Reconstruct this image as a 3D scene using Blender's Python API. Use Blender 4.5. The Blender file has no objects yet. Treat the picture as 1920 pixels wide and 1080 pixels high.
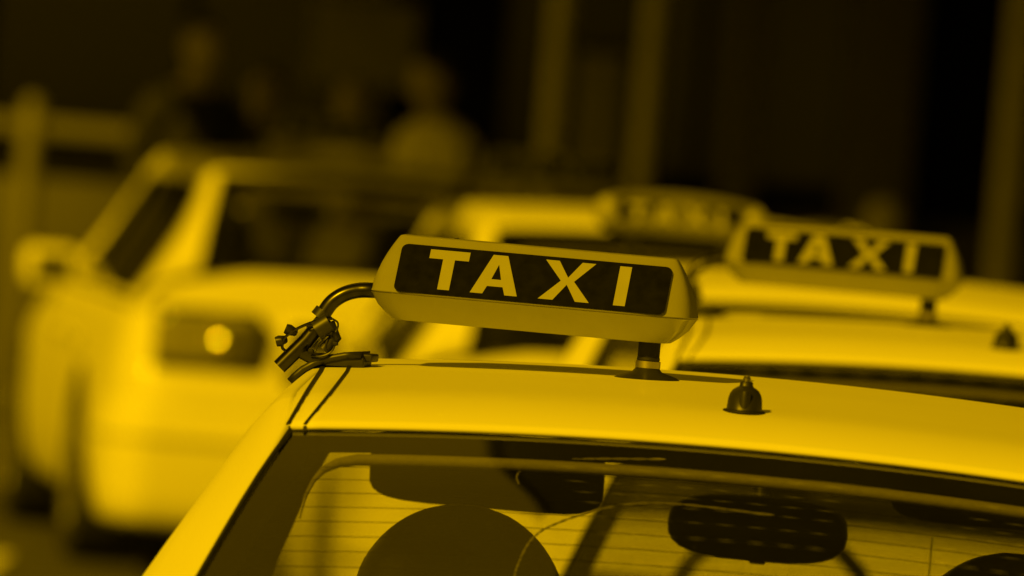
import bpy, bmesh, math, random
import numpy as np
from mathutils import Vector, Matrix
random.seed(7)
R = math.radians
S = bpy.context.scene
C = S.collection

# ------------------------------------------------------------------ camera, sky, sun, exposure
cam = bpy.data.cameras.new("camera"); camo = bpy.data.objects.new("camera", cam); C.objects.link(camo)
cam.sensor_width = 36; cam.lens = 21343 * 36 / 1920
cam.clip_start = 0.5; cam.clip_end = 2000
pitch = math.atan(393 / 21343)
camo.matrix_world = Matrix.Translation((0, 0, 1.86)) @ Matrix.Rotation(R(90) - pitch, 4, 'X') @ Matrix.Rotation(R(5), 4, 'Z')
cam.dof.use_dof = True; cam.dof.focus_distance = 14.24; cam.dof.aperture_fstop = 7.0
S.camera = camo

YEL = (1.0, 0.565, 0.002)            # the toned yellow daylight of the photograph
SUN_EL, SUN_AZ = 35.0, 212.0
w = bpy.data.worlds.new("World"); S.world = w; w.use_nodes = True
nt = w.node_tree; bg = nt.nodes["Background"]
sky = nt.nodes.new("ShaderNodeTexSky"); sky.sky_type = 'NISHITA'; sky.sun_disc = False
sky.sun_elevation = R(SUN_EL); sky.sun_rotation = R(SUN_AZ)
bw = nt.nodes.new("ShaderNodeRGBToBW"); nt.links.new(sky.outputs[0], bw.inputs[0])
tint = nt.nodes.new("ShaderNodeMixRGB"); tint.blend_type = 'MULTIPLY'; tint.inputs[0].default_value = 1
nt.links.new(bw.outputs[0], tint.inputs[1]); tint.inputs[2].default_value = (*YEL, 1)
nt.links.new(tint.outputs[0], bg.inputs[0]); bg.inputs[1].default_value = 0.05
sl = bpy.data.lights.new("sun", 'SUN'); sl.energy = 3.5; sl.angle = R(0.5); sl.color = YEL
so = bpy.data.objects.new("sun", sl); C.objects.link(so)
az = R(SUN_AZ); to_sun = Vector((math.sin(az) * math.cos(R(SUN_EL)), math.cos(az) * math.cos(R(SUN_EL)), math.sin(R(SUN_EL))))
so.rotation_euler = to_sun.to_track_quat('Z', 'Y').to_euler(); so.location = to_sun * 60
vs = S.view_settings; vs.view_transform = 'Standard'; vs.look = 'None'; vs.exposure = 0; vs.gamma = 1
try:
    S.cycles.use_denoising = True; S.cycles.max_bounces = 10; S.cycles.transparent_max_bounces = 24
except Exception: pass

# ------------------------------------------------------------------ materials
def mat(name, col, rough=0.5, metal=0, coat=0, noise=None, bump=0, nscale=8, spec=0.5, detail=4):
    m = bpy.data.materials.new(name); m.use_nodes = True; n = m.node_tree; p = n.nodes["Principled BSDF"]
    p.inputs["Base Color"].default_value = (*col, 1); p.inputs["Roughness"].default_value = rough
    p.inputs["Metallic"].default_value = metal; p.inputs["Coat Weight"].default_value = coat
    p.inputs["Coat Roughness"].default_value = 0.06; p.inputs["Coat IOR"].default_value = 1.38; p.inputs["Specular IOR Level"].default_value = spec
    if noise or bump:
        tc = n.nodes.new("ShaderNodeTexCoord"); t = n.nodes.new("ShaderNodeTexNoise")
        t.inputs["Scale"].default_value = nscale; t.inputs["Detail"].default_value = detail
        n.links.new(tc.outputs["Object"], t.inputs["Vector"])
        if noise:
            r = n.nodes.new("ShaderNodeMapRange"); r.inputs["From Min"].default_value = .3; r.inputs["From Max"].default_value = .7
            r.inputs["To Min"].default_value = 1 - noise; r.inputs["To Max"].default_value = 1 + noise
            n.links.new(t.outputs["Fac"], r.inputs["Value"])
            x = n.nodes.new("ShaderNodeVectorMath"); x.operation = 'SCALE'; x.inputs[0].default_value = col
            n.links.new(r.outputs[0], x.inputs["Scale"]); n.links.new(x.outputs[0], p.inputs["Base Color"])
        if bump:
            b = n.nodes.new("ShaderNodeBump"); b.inputs["Strength"].default_value = bump; b.inputs["Distance"].default_value = .002
            n.links.new(t.outputs["Fac"], b.inputs["Height"]); n.links.new(b.outputs[0], p.inputs["Normal"])
    return m

def glass_mat(name, tintc, dust=0.0):
    m = bpy.data.materials.new(name); m.use_nodes = True; n = m.node_tree; n.nodes.clear()
    out = n.nodes.new("ShaderNodeOutputMaterial"); tr = n.nodes.new("ShaderNodeBsdfTransparent"); gl = n.nodes.new("ShaderNodeBsdfGlossy")
    tr.inputs[0].default_value = (*tintc, 1); gl.inputs["Roughness"].default_value = 0.015; gl.inputs[0].default_value = (1, 1, 1, 1)
    fr = n.nodes.new("ShaderNodeFresnel"); gm = n.nodes.new("ShaderNodeNewGeometry"); io = n.nodes.new("ShaderNodeMapRange")   # same reflection from inside and outside of the pane
    io.inputs["To Min"].default_value = 1.5; io.inputs["To Max"].default_value = 1 / 1.5
    n.links.new(gm.outputs["Backfacing"], io.inputs["Value"]); n.links.new(io.outputs[0], fr.inputs[0])
    mx = n.nodes.new("ShaderNodeMixShader"); n.links.new(fr.outputs[0], mx.inputs[0]); n.links.new(tr.outputs[0], mx.inputs[1]); n.links.new(gl.outputs[0], mx.inputs[2])
    last = mx
    if dust:
        df = n.nodes.new("ShaderNodeBsdfDiffuse"); df.inputs[0].default_value = (.6, .6, .5, 1)
        tc = n.nodes.new("ShaderNodeTexCoord"); t = n.nodes.new("ShaderNodeTexNoise"); t.inputs["Scale"].default_value = 140; t.inputs["Detail"].default_value = 3
        t2 = n.nodes.new("ShaderNodeTexNoise"); t2.inputs["Scale"].default_value = 6
        n.links.new(tc.outputs["Object"], t.inputs["Vector"]); n.links.new(tc.outputs["Object"], t2.inputs["Vector"])
        r = n.nodes.new("ShaderNodeMapRange"); r.inputs["From Min"].default_value = .70; r.inputs["From Max"].default_value = .80; r.inputs["To Min"].default_value = 0; r.inputs["To Max"].default_value = dust * 8
        n.links.new(t.outputs["Fac"], r.inputs["Value"])
        r2 = n.nodes.new("ShaderNodeMapRange"); r2.inputs["From Min"].default_value = .3; r2.inputs["From Max"].default_value = .7; r2.inputs["To Min"].default_value = dust * .6; r2.inputs["To Max"].default_value = dust * 1.4
        n.links.new(t2.outputs["Fac"], r2.inputs["Value"])
        ad = n.nodes.new("ShaderNodeMath"); n.links.new(r.outputs[0], ad.inputs[0]); n.links.new(r2.outputs[0], ad.inputs[1])
        mx2 = n.nodes.new("ShaderNodeMixShader"); n.links.new(ad.outputs[0], mx2.inputs[0]); n.links.new(mx.outputs[0], mx2.inputs[1]); n.links.new(df.outputs[0], mx2.inputs[2]); last = mx2
    n.links.new(last.outputs[0], out.inputs[0]); return m

def plastic_mat(name, col, trans, rough=0.3):
    m = mat(name, col, rough, noise=.03, nscale=25); n = m.node_tree; p = n.nodes["Principled BSDF"]; out = n.nodes["Material Output"]
    tl = n.nodes.new("ShaderNodeBsdfTranslucent"); tl.inputs[0].default_value = (*col, 1)
    mx = n.nodes.new("ShaderNodeMixShader"); mx.inputs[0].default_value = trans
    n.links.new(p.outputs[0], mx.inputs[1]); n.links.new(tl.outputs[0], mx.inputs[2]); n.links.new(mx.outputs[0], out.inputs[0]); return m

M = dict(
    paint=mat("taxi_paint", (.80, .80, .5), .5, coat=.12, noise=.02, nscale=3, spec=.12),
    black=mat("black_plastic", (.018, .018, .016), .42, noise=.25, nscale=30),
    rubber=mat("black_rubber", (.012, .012, .011), .6, noise=.2, nscale=40, spec=.3),
    tyre=mat("tyre_rubber", (.02, .02, .018), .75, noise=.25, nscale=20),
    metal=mat("dark_metal", (.055, .054, .045), .28, metal=1, noise=.25, nscale=60),
    steel=mat("bright_metal", (.7, .68, .6), .12, metal=1, noise=.1, nscale=40),
    brass=mat("threaded_ring", (.55, .52, .4), .32, metal=1),
    rim=mat("alloy_rim", (.62, .62, .58), .35, metal=.8, noise=.1, nscale=10),
    trim=mat("beige_trim", (.23, .22, .18), .7, noise=.08, nscale=160, bump=.4),
    dtrim=mat("dark_trim", (.035, .034, .03), .8, noise=.15, nscale=50),
    leather=mat("black_leather", (.035, .034, .03), .36, noise=.2, nscale=90, bump=.5),
    glass=glass_mat("tinted_glass", (.93, .93, .90)),
    rglass=glass_mat("rear_glass", (.68, .68, .65), dust=.006),
    frit=mat("ceramic_border", (.006, .006, .006), .7, spec=.04),
    wire=mat("heater_wire", (.004, .0035, .002), .9, spec=0),
    lamp=mat("lamp_lens", (.24, .235, .2), .15, coat=1, noise=.3, nscale=14),
    sglass=glass_mat("dark_side_glass", (.30, .30, .28)), arch=plastic_mat("arched_sign_plastic", (.17, .17, .10), .3),
    clamp=mat("clear_lens", (.5, .5, .48), .08, coat=1),
    plate=mat("plate_white", (.16, .16, .15), .4),
    mirror=mat("mirror_dark_reflection", (.05, .05, .05), .03, metal=1),  # dark reflection put into the mirror glass colour
    sign=plastic_mat("sign_plastic", (.36, .36, .2), .3, .22),
    tray=plastic_mat("sign_tray_plastic", (.56, .56, .34), .45, .2),
    panel=mat("sign_black_film", (.0065, .0065, .006), .45, noise=.4, nscale=60, spec=.05),
    letter=mat("sign_letter", (.33, .33, .18), .4, noise=.03, nscale=40),
    cord=mat("cord", (.24, .23, .16), .6, noise=.2, nscale=300),
    asphalt=mat("asphalt", (.055, .055, .052), .85, noise=.3, nscale=3, bump=.6, detail=10),
    paving=mat("pale_paving", (.09, .088, .08), .85, noise=.15, nscale=2, bump=.4, detail=8),
    mark=mat("road_paint", (.72, .72, .68), .6, noise=.1, nscale=9),
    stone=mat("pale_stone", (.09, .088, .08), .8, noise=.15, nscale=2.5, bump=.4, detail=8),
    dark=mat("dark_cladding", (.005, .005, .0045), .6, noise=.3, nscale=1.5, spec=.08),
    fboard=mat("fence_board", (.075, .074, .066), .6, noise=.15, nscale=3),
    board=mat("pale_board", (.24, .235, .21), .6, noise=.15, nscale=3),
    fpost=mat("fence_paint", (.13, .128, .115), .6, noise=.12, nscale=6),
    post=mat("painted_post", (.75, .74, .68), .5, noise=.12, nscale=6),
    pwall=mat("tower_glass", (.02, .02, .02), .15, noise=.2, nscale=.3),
    pane=mat("tower_lit_pane", (.24, .24, .22), .5, noise=.3, nscale=.4),  # pale colour stands in for lit windows, mirrored as dots
    tower=mat("reflection_tower_concrete", (.42, .41, .37), .85, noise=.06, nscale=.05),
    concrete=mat("concrete", (.09, .088, .08), .85, noise=.15, nscale=1.2, bump=.3, detail=8),
    skin=mat("skin", (.30, .27, .2), .5, noise=.08, nscale=30),
    hair=mat("hair", (.03, .027, .02), .6, noise=.3, nscale=60, bump=.6),
    hair2=mat("grey_hair", (.3, .28, .24), .6, noise=.3, nscale=60, bump=.6),
    white=mat("white_cloth", (.80, .79, .72), .85, noise=.05, nscale=12, bump=.3),
    darkc=mat("dark_cloth", (.015, .015, .014), .9, noise=.2, nscale=12, bump=.3),
    grey=mat("grey_cloth", (.16, .155, .14), .9, noise=.1, nscale=12, bump=.3),
    pale=mat("pale_cloth", (.84, .83, .75), .9, noise=.08, nscale=12, bump=.3),
    trous=mat("trouser_cloth", (.05, .05, .05), .9, noise=.1, nscale=12),
)

# ------------------------------------------------------------------ helpers
def mk(name, v, f, mats, parent=None, smooth=True, midx=None, out=None):
    me = bpy.data.meshes.new(name); me.from_pydata([tuple(map(float, p)) for p in v], [], f)
    for m in (mats if isinstance(mats, (list, tuple)) else [mats]): me.materials.append(m)
    bm = bmesh.new(); bm.from_mesh(me)
    if out == 'closed': bmesh.ops.recalc_face_normals(bm, faces=bm.faces)
    elif out is not None:
        s = 0
        for fc in bm.faces:
            fc.normal_update(); s += fc.normal.dot(fc.calc_center_median() - Vector(out)) * fc.calc_area()
        if s < 0: bmesh.ops.reverse_faces(bm, faces=bm.faces)
    bm.to_mesh(me); bm.free()
    if midx is not None: me.polygons.foreach_set("material_index", midx)
    me.polygons.foreach_set("use_smooth", [smooth] * len(me.polygons))
    o = bpy.data.objects.new(name, me); C.objects.link(o)
    if parent: o.parent = parent
    return o

def sharp(o, ang=35):
    bm = bmesh.new(); bm.from_mesh(o.data)
    for e in bm.edges:
        e.smooth = not (len(e.link_faces) == 2 and e.calc_face_angle(0) > R(ang))
    bm.to_mesh(o.data); bm.free(); return o

def grid(name, P, mats, parent, out, solid=0, smooth=True):
    nu, nv = len(P), len(P[0])
    v = [p for row in P for p in row]
    f = [(i * nv + j, i * nv + j + 1, (i + 1) * nv + j + 1, (i + 1) * nv + j) for i in range(nu - 1) for j in range(nv - 1)]
    o = mk(name, v, f, mats, parent, smooth, out=out)
    if solid: solidify(o, solid)
    return o

def solidify(o, t):
    m = o.modifiers.new("thickness", 'SOLIDIFY'); m.thickness = t; m.offset = -1
    if len(o.data.materials) > 1: m.material_offset = 1

def boxv(c, s, taper=1.0):
    x, y, z = c; a, b, h = s[0] / 2, s[1] / 2, s[2] / 2; t = taper
    return [(x - a, y - b, z - h), (x + a, y - b, z - h), (x + a, y + b, z - h), (x - a, y + b, z - h),
            (x - a * t, y - b * t, z + h), (x + a * t, y - b * t, z + h), (x + a * t, y + b * t, z + h), (x - a * t, y + b * t, z + h)]
BF = [(0, 3, 2, 1), (4, 5, 6, 7), (0, 1, 5, 4), (1, 2, 6, 5), (2, 3, 7, 6), (3, 0, 4, 7)]
def boxes(name, lst, mats, parent=None, bevel=0, rot=None):
    v, f = [], []
    for b in lst:
        k = len(v); v += boxv(*b); f += [tuple(i + k for i in q) for q in BF]
    o = mk(name, v, f, mats, parent, False, out='closed')
    if bevel: bev(o, bevel)
    if rot: o.rotation_euler = rot
    return o
def bev(o, wd, seg=3):
    bm = bmesh.new(); bm.from_mesh(o.data)
    bmesh.ops.bevel(bm, geom=[e for e in bm.edges if len(e.link_faces) == 2 and e.calc_face_angle(0) > .4], offset=wd, segments=seg, profile=.5, affect='EDGES')
    for fc in bm.faces: fc.smooth = True
    bm.to_mesh(o.data); bm.free()
    return o

def cr(pts, n):      # catmull-rom through points -> n points per segment
    P = [Vector(p) for p in pts]; P = [P[0] * 2 - P[1]] + P + [P[-1] * 2 - P[-2]]; o = []
    for i in range(1, len(P) - 2):
        a, b, c, d = P[i - 1:i + 3]
        for k in range(n):
            t = k / n
            o.append(.5 * ((2 * b) + (c - a) * t + (2 * a - 5 * b + 4 * c - d) * t * t + (3 * b - a - 3 * c + d) * t ** 3))
    o.append(P[-2]); return o

def tube_vf(pts, r, n=10, cap=True):
    pts = [Vector(p) for p in pts]; v, f = [], []; up = None
    rs = r if isinstance(r, (list, tuple)) else [r] * len(pts)
    for i, p in enumerate(pts):
        t = (pts[min(i + 1, len(pts) - 1)] - pts[max(i - 1, 0)]).normalized()
        if up is None: up = t.orthogonal().normalized()
        up = (up - t * up.dot(t)).normalized(); b = t.cross(up)
        for k in range(n):
            a = 2 * math.pi * k / n; v.append(p + (up * math.cos(a) + b * math.sin(a)) * rs[i])
    for i in range(len(pts) - 1):
        for k in range(n):
            f.append((i * n + k, i * n + (k + 1) % n, (i + 1) * n + (k + 1) % n, (i + 1) * n + k))
    if cap:
        f.append(tuple(range(n))[::-1]); f.append(tuple((len(pts) - 1) * n + k for k in range(n)))
    return v, f
def tube(name, pts, r, mats, parent=None, n=10):
    v, f = tube_vf(pts, r, n); return sharp(mk(name, v, f, mats, parent, True, out='closed'), 50)
def multi(name, parts, mats, parent=None, smooth=True, ang=40):
    v, f = [], []
    for a, b in parts:
        k = len(v); v += list(a); f += [tuple(i + k for i in q) for q in b]
    return sharp(mk(name, v, f, mats, parent, smooth, out='closed'), ang)
def lathe_vf(prof, c, axis='Z', n=24):
    v, f = [], []
    for (r, h) in prof:
        for k in range(n):
            a = 2 * math.pi * k / n; x, y = r * math.cos(a), r * math.sin(a)
            p = (x, y, h) if axis == 'Z' else (h, x, y)
            v.append((p[0] + c[0], p[1] + c[1], p[2] + c[2]))
    m = len(prof)
    for i in range(m - 1):
        for k in range(n):
            f.append((i * n + k, i * n + (k + 1) % n, (i + 1) * n + (k + 1) % n, (i + 1) * n + k))
    f.append(tuple(range(n))[::-1]); f.append(tuple((m - 1) * n + k for k in range(n)))
    return v, f
def lathe(name, prof, c, mats, parent=None, axis='Z', n=24, ang=40):
    v, f = lathe_vf(prof, c, axis, n); return sharp(mk(name, v, f, mats, parent, True, out='closed'), ang)

def empty(name, loc, rz=0):
    o = bpy.data.objects.new(name, None); o.location = loc; o.rotation_euler = (0, 0, rz); o.empty_display_size = .2; C.objects.link(o); return o
def tag(o, label=None, cat=None, group=None, kind=None):
    for k, v in (("label", label), ("category", cat), ("group", group), ("kind", kind)):
        if v: o[k] = v
    return o
def copy_tree(o, parent=None):
    c = o.copy(); C.objects.link(c)
    if parent: c.parent = parent
    for ch in list(o.children): copy_tree(ch, c)
    return c
def hermite(xs, ys):
    xs, ys = np.array(xs, float), np.array(ys, float); d = np.diff(ys) / np.diff(xs); m = np.empty_like(ys)
    m[0], m[-1] = d[0], d[-1]
    for i in range(1, len(xs) - 1):
        m[i] = 0 if d[i - 1] * d[i] <= 0 else 2 * d[i - 1] * d[i] / (d[i - 1] + d[i])
    def fn(x):
        x = min(max(x, xs[0]), xs[-1]); i = min(max(int(np.searchsorted(xs, x)) - 1, 0), len(xs) - 2)
        h = xs[i + 1] - xs[i]; t = (x - xs[i]) / h
        return float((2 * t ** 3 - 3 * t ** 2 + 1) * ys[i] + (t ** 3 - 2 * t ** 2 + t) * h * m[i] + (-2 * t ** 3 + 3 * t ** 2) * ys[i + 1] + (t ** 3 - t ** 2) * h * m[i + 1])
    return fn
def tb(*p): return hermite([a for a, b in p], [b for a, b in p])
def spread(a, b, n): return [a + (b - a) * i / n for i in range(n + 1)]

# ------------------------------------------------------------------ setting
CAN_H, CAN_Y0, CAN_X0 = 3.6, 37.52, -2.95  # unseen shade slab: height, front edge, left edge
tag(mk("ground", [(-600, -300, 0), (600, -300, 0), (600, 900, 0), (-600, 900, 0)], [(0, 1, 2, 3)], M['asphalt'], None, False, out=(0, 0, -5)), kind='structure')
tag(boxes("pavement", [((0, 54, .065), (60, 16.8, .13))], M['paving'], None, .02), kind='structure')
marks = [((-3.35, 41.2, .002), (.16, 9.0, .004)), ((-3.35, 27, .002), (.16, 9, .004)), ((3.2, 20, .002), (.14, 60, .004)), ((-2.15, 39.6, .002), (.9, 2.4, .004))]
tag(boxes("road_marking", marks, M['mark']), kind='structure')

# ------------------------------------------------------------------ taxi
XS0 = tb((.90, .828), (.95, .815), (1.04, .780), (1.14, .734), (1.235, .682), (1.31, .643), (1.38, .605), (1.42, .588), (1.46, .566))
ROOFF = ((.13, 1.4825), (.3, 1.4895), (.75, 1.5005), (1.05, 1.5045), (1.3, 1.494), (1.45, 1.474))
WSC = tb((1.45, 1.468), (1.7, 1.345), (2.0, 1.15), (2.25, .985))
FRONT_EDGE = tb((1.1, .538), (1.45, .525))
XEW = tb((1.45, .525), (2.25, .74))
CROWN = .081
BELT = .95

def make_taxi(estate):
    root = empty("taxi_estate" if estate else "taxi", (0, 0, 0))
    XS = (lambda z: XS0(z) - (.035 * math.sin(math.pi * min(1, max(0, (z - .95) / .5))) if estate else 0))
    P = M['paint']
    if estate:
        yr, yb, zlow = -.93, -1.13, 1.12
        roofc = tb((yr, 1.462), (yr + .03, 1.476), (-.80, 1.494), (-.55, 1.505), (0, 1.512), (.75, 1.510), *ROOFF[3:])
        backc = tb((yb, zlow), (-1.06, 1.255), (yr, 1.452)); xeb = tb((yb, .60), (yr, .53))
        ybelt = -1.14
    else:
        yr, yb, zlow = 0.0, -.80, 1.02
        roofc = tb((0, 1.4475), (.02, 1.457), (.05, 1.467), *ROOFF)
        backc = tb((-.80, 1.02), (-.6, 1.135), (-.35, 1.272), (-.12, 1.392), (0, 1.444)); xeb = tb((-.80, .715), (-.35, .614), (0, .535))
        ybelt = -.80
    def xe(y): return xeb(y) if y < yr else (XEW(y) if y > 1.45 else FRONT_EDGE(y))
    def zc(y): return backc(y) if y < yr else (WSC(y) if y > 1.45 else roofc(y))
    def ztop(y, x): return zc(y) - CROWN * x * x
    # --- roof
    ys = [yr] + [yr + d for d in (.012, .03, .06, .1, .15)] + spread(yr + .22, 1.45, 16)
    rows = [[(x, yr + .004, ztop(yr, x) - .007) for x in spread(-xe(yr), xe(yr), 28)]]
    rows += [[(x, y, ztop(y, x)) for x in spread(-xe(y), xe(y), 28)] for y in ys]
    roof = grid("roof", rows, [P, M['trim']], root, (0, .5, .5), .006)
    # --- upper body frame with window openings
    q = [(yr + .12 if estate else -.32), (-.02 if estate else .10), .16 if not estate else .05, .80, .90, 1.72]
    st = sorted(set([round(a, 4) for a in spread(yb, yr, 12) + spread(yr, 1.45, 14) + spread(1.45, 2.25, 12) + q]))
    ts = [0, .1] + spread(.2, .85, 5) + [.93, 1.0]
    fr_v, nper = [], 0
    secs = []
    for sgn in (-1, 1):
        for y in st:
            x0 = xe(y); z0 = ztop(y, x0); zt = max(z0 - .045, BELT + .004)
            xt = max(XS(zt), x0 + .028)
            pts = cr([(x0, 0, z0), (x0 + .022 * (1 if z0 > 1.1 else .6), 0, z0 - .008), (xt, 0, zt)], 3)
            sec = [(p.x * sgn, y, p.z) for p in pts]
            for t in ts[1:]:
                z = zt + (BELT - zt) * t; x = xt + (XS(BELT) - xt) * t if xt > XS(zt) + .001 else XS(z)
                sec.append((x * sgn, y, z))
            nper = len(sec); fr_v += sec
    ns = len(st); faces, fmi, wins = [], [], {0: ([], -1), 1: ([], -1), 2: ([], -1), 3: ([], 1), 4: ([], 1), 5: ([], 1)}
    trow = nper - len(ts)     # first row index of t=.1 is trow+1
    for s in (0, 1):
        for i in range(ns - 1):
            ym = (st[i] + st[i + 1]) / 2
            k = 0 if q[0] < ym < q[1] else 1 if q[2] < ym < q[3] else 2 if q[4] < ym < q[5] else None
            for j in range(nper - 1):
                a = s * ns * nper + i * nper + j
                f = (a, a + 1, a + nper + 1, a + nper)
                if k is not None and trow + 1 <= j < nper - 2: wins[k + 3 * s][0].append(f)
                else: faces.append(f); fmi.append(1 if k is None and q[0] < ym < q[5] and trow <= j < nper - 2 else 0)
    frame = mk("body_frame", fr_v, faces, [P, M['dtrim']], root, True, fmi, out=(0, .5, 1.0)); solidify(frame, .022)
    for k in range(6):
        fs = wins[k][0]; ids = sorted({i for f in fs for i in f}); mp = {a: b for b, a in enumerate(ids)}
        vv = [(fr_v[i][0] - .005 * (1 if fr_v[i][0] > 0 else -1), fr_v[i][1], fr_v[i][2]) for i in ids]
        mk("side_window", vv, [tuple(mp[i] for i in f) for f in fs], M['sglass'] if estate else M['glass'], root, True, out=(0, .5, 1.0))
    for sgn in (-1, 1):     # door gap strips round the side glass: chrome-less rubber sill trim
        tube("window_seal", [(sgn * (XS(BELT) + .004), y, BELT + .004) for y in spread(q[0] - .05, 1.95, 10)], .007, M['rubber'], root, 6)
    # --- rear window, border, heater wires
    yb2 = spread(yb, yr - .001, 16)
    rw = grid("rear_window", [[(x, y, ztop(y, x) - .004) for x in spread(-xe(y) + .004, xe(y) - .004, 24)] for y in yb2], M['rglass'], root, (0, -.3, .6))
    v, f = [], []
    def strip(pa, pb):
        k = len(v)
        for a, b in zip(pa, pb): v.append(a); v.append(b)
        for i in range(len(pa) - 1): f.append((k + 2 * i, k + 2 * i + 1, k + 2 * i + 3, k + 2 * i + 2))
    L = yr - yb; ft = yr - (.0465 if not estate else .02); fb = yb + .06 * L
    strip([(x, yr + .02, ztop(yr - .002, x) - .0035) for x in spread(-xe(yr), xe(yr), 24)], [(x, ft, ztop(ft, x) - .008) for x in spread(-xe(ft), xe(ft), 24)])
    strip([(x, fb, ztop(fb, x) - .008) for x in spread(-xe(fb), xe(fb), 24)], [(x, yb, ztop(yb, x) - .008) for x in spread(-xe(yb), xe(yb), 24)])
    for sgn in (-1, 1):
        strip([(sgn * (xe(y) - .003), y, ztop(y, xe(y)) - .008) for y in yb2], [(sgn * (xe(y) - .04), y, ztop(y, xe(y) - .04) - .0085) for y in yb2])
    mk("border", v, f, M['frit'], rw, True)
    v, f = [], []
    y = yr - .085 * (1 if not estate else .6)
    while y > fb + .02:
        h = .0008 if not estate else .0004
        strip([(x, y + h, ztop(y + h, x) - .0075) for x in spread(-xe(y) + .04, xe(y) - .04, 20)], [(x, y - h, ztop(y - h, x) - .0075) for x in spread(-xe(y) + .04, xe(y) - .04, 20)])
        y -= .031 if not estate else .014
    strip([(.237, y, ztop(y, .237) - .0075) for y in spread(yr - .19 * L, yb + .1 * L, 8)], [(.2385, y, ztop(y, .2385) - .0075) for y in spread(yr - .19 * L, yb + .1 * L, 8)])
    mk("heater_wires", v, f, M['wire'], rw, False)
    # rubber seal lying round the rear window
    sp = [(-xe(y) + .001, y, ztop(y, xe(y)) - .001) for y in spread(yb, yr - .004, 14)]
    for sgn in (-1, 1):
        tube("window_seal", [(p[0] * sgn, p[1], p[2]) for p in sp], .0034, M['black'], root, 6)
    # rear header trim, seen through the glass
    zoff = -.026
    yt = yr - (.046 if not estate else .03)
    tube("header_trim", [(sx_ * x, yt - dy_, ztop(yt - dy_, x) - .0165) for sx_, x, dy_ in [(-1, .505, .14), (-1, .503, .09), (-1, .497, .055), (-1, .488, .028), (-1, .472, .009)]] + [(x, yt, ztop(yt, x) - .0165) for x in spread(-.45, .45, 36)] + [(x, yt - dy_, ztop(yt - dy_, x) - .0165) for x, dy_ in ((.472, .009), (.488, .028), (.497, .055), (.503, .09), (.505, .14))], [.0012, .002, .003, .0045, .006] + [.0075] * 37 + [.006, .0045, .003, .002, .0012], M['trim'], root, 8)
    # --- windscreen
    yw = spread(1.452, 2.24, 14)
    ws = grid("windscreen", [[(x, y, ztop(y, x) - .004) for x in spread(-xe(y) + .004, xe(y) - .004, 20)] for y in yw], M['glass'], root, (0, 1, .6))
    # --- lower body
    yend = -1.30 if estate else -1.27
    if estate:
        W = tb((-1.30, .74), (-1.26, .80), (-1.18, .85), (-1.0, .885), (0, .905), (2, .905), (2.9, .885), (3.3, .82), (3.48, .72), (3.55, .60))
        ZC = tb((-1.30, .62), (-1.285, .70), (-1.22, .80), (-1.18, 1.0), (-1.13, 1.12), (-1.05, 1.12))
    else:
        W = tb((-1.27, .70), (-1.22, .79), (-1.12, .85), (-.8, .893), (0, .905), (2, .905), (2.9, .885), (3.3, .82), (3.48, .72), (3.55, .60))
        ZC = tb((-1.27, .60), (-1.255, .72), (-1.22, .93), (-1.18, 1.0), (-1.1, 1.012), (-.8, 1.022))
    HOOD = tb((2.25, .975), (2.4, .96), (3.0, .895), (3.35, .80), (3.5, .68), (3.55, .58))
    ZB = tb((yend, .40), (yend + .05, .25), (-.9, .22), (0, .2), (2.4, .2), (3.3, .22), (3.5, .28), (3.55, .38))
    y0, y1 = (-1.05, 2.20) if estate else (-.70, 2.20)
    stn = [yend, yend + .012, yend + .03, yend + .06, yend + .1, yend + .15, yend + .2] + ([] if estate else spread(-1.0, -.71, 4)) + [y0 - .006, y0] + spread(y0 + .12, y1 - .1, 26) + [y1, y1 + .006] + spread(2.3, 3.3, 10) + [3.4, 3.46, 3.5, 3.53, 3.55]
    V, secn = [], 0
    for y in stn:
        Wd = W(y); zb = ZB(y); tub = y0 - .001 <= y <= y1 + .001
        if y < y0: zcn = ZC(y)
        elif tub: zcn = BELT
        else: zcn = HOOD(y)
        zs = min(BELT, zcn - (.012 if y < y0 else .0 if tub else .05)); zs = max(zs, zb + .12)
        if estate and y < y0: zs = min(zcn - .02, BELT)
        h = zs - zb
        low = cr([(Wd - .12, 0, zb), (Wd - .05, 0, zb + .035), (Wd - .008, 0, zb + h * .26), (Wd, 0, zb + h * .50), (Wd - .010, 0, zb + h * .72), (Wd - .042, 0, zs - h * .07), (Wd - .082, 0, zs)], 3)
        half = [(0, zb)] + [(p.x, p.z) for p in low]
        if tub: half += [(Wd - .15, zs - .002), (Wd - .18, .45), (0, .45)]
        else: half += [(Wd - .16, zs + .45 * (zcn - zs)), (Wd * .5, zcn - .012), (0, zcn)]
        full = [(x, y, z) for x, z in half] + [(-x, y, z) for x, z in half[-2:0:-1]]
        secn = len(full); V += full
    nh = (secn + 2) // 2
    F, MI = [], []
    for i in range(len(stn) - 1):
        for j in range(secn):
            a, b = i * secn + j, i * secn + (j + 1) % secn
            F.append((a, b, b + secn, a + secn))
            ii = j if j < nh - 1 else secn - 1 - j
            intub = stn[i] >= y0 - .007 and stn[i + 1] <= y1 + .007 and ii >= nh - 4
            MI.append(1 if intub or ii <= 1 else 0)
    F.append(tuple(range(secn))); MI.append(0); F.append(tuple((len(stn) - 1) * secn + k for k in range(secn))[::-1]); MI.append(0)
    body = mk("body", V, F, [P, M['dtrim']], root, True, MI, out='closed')
    body.data.polygons.foreach_set("material_index", MI)
    cv, cf = [], []
    for ay in (-.13, 2.72):
        for sx in (-1, 1):
            a, b = lathe_vf([(.372, -.2), (.372, .2)], (sx * .84, ay, .335), 'X', 40)
            k = len(cv); cv += a; cf += [tuple(i + k for i in qf) for qf in b]
    cut = mk("wheel_arch_cutter", cv, cf, [P, M['dtrim']], None, False, [1] * len(cf), out='closed')
    cut.data.polygons.foreach_set("material_index", [1] * len(cf))
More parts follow.
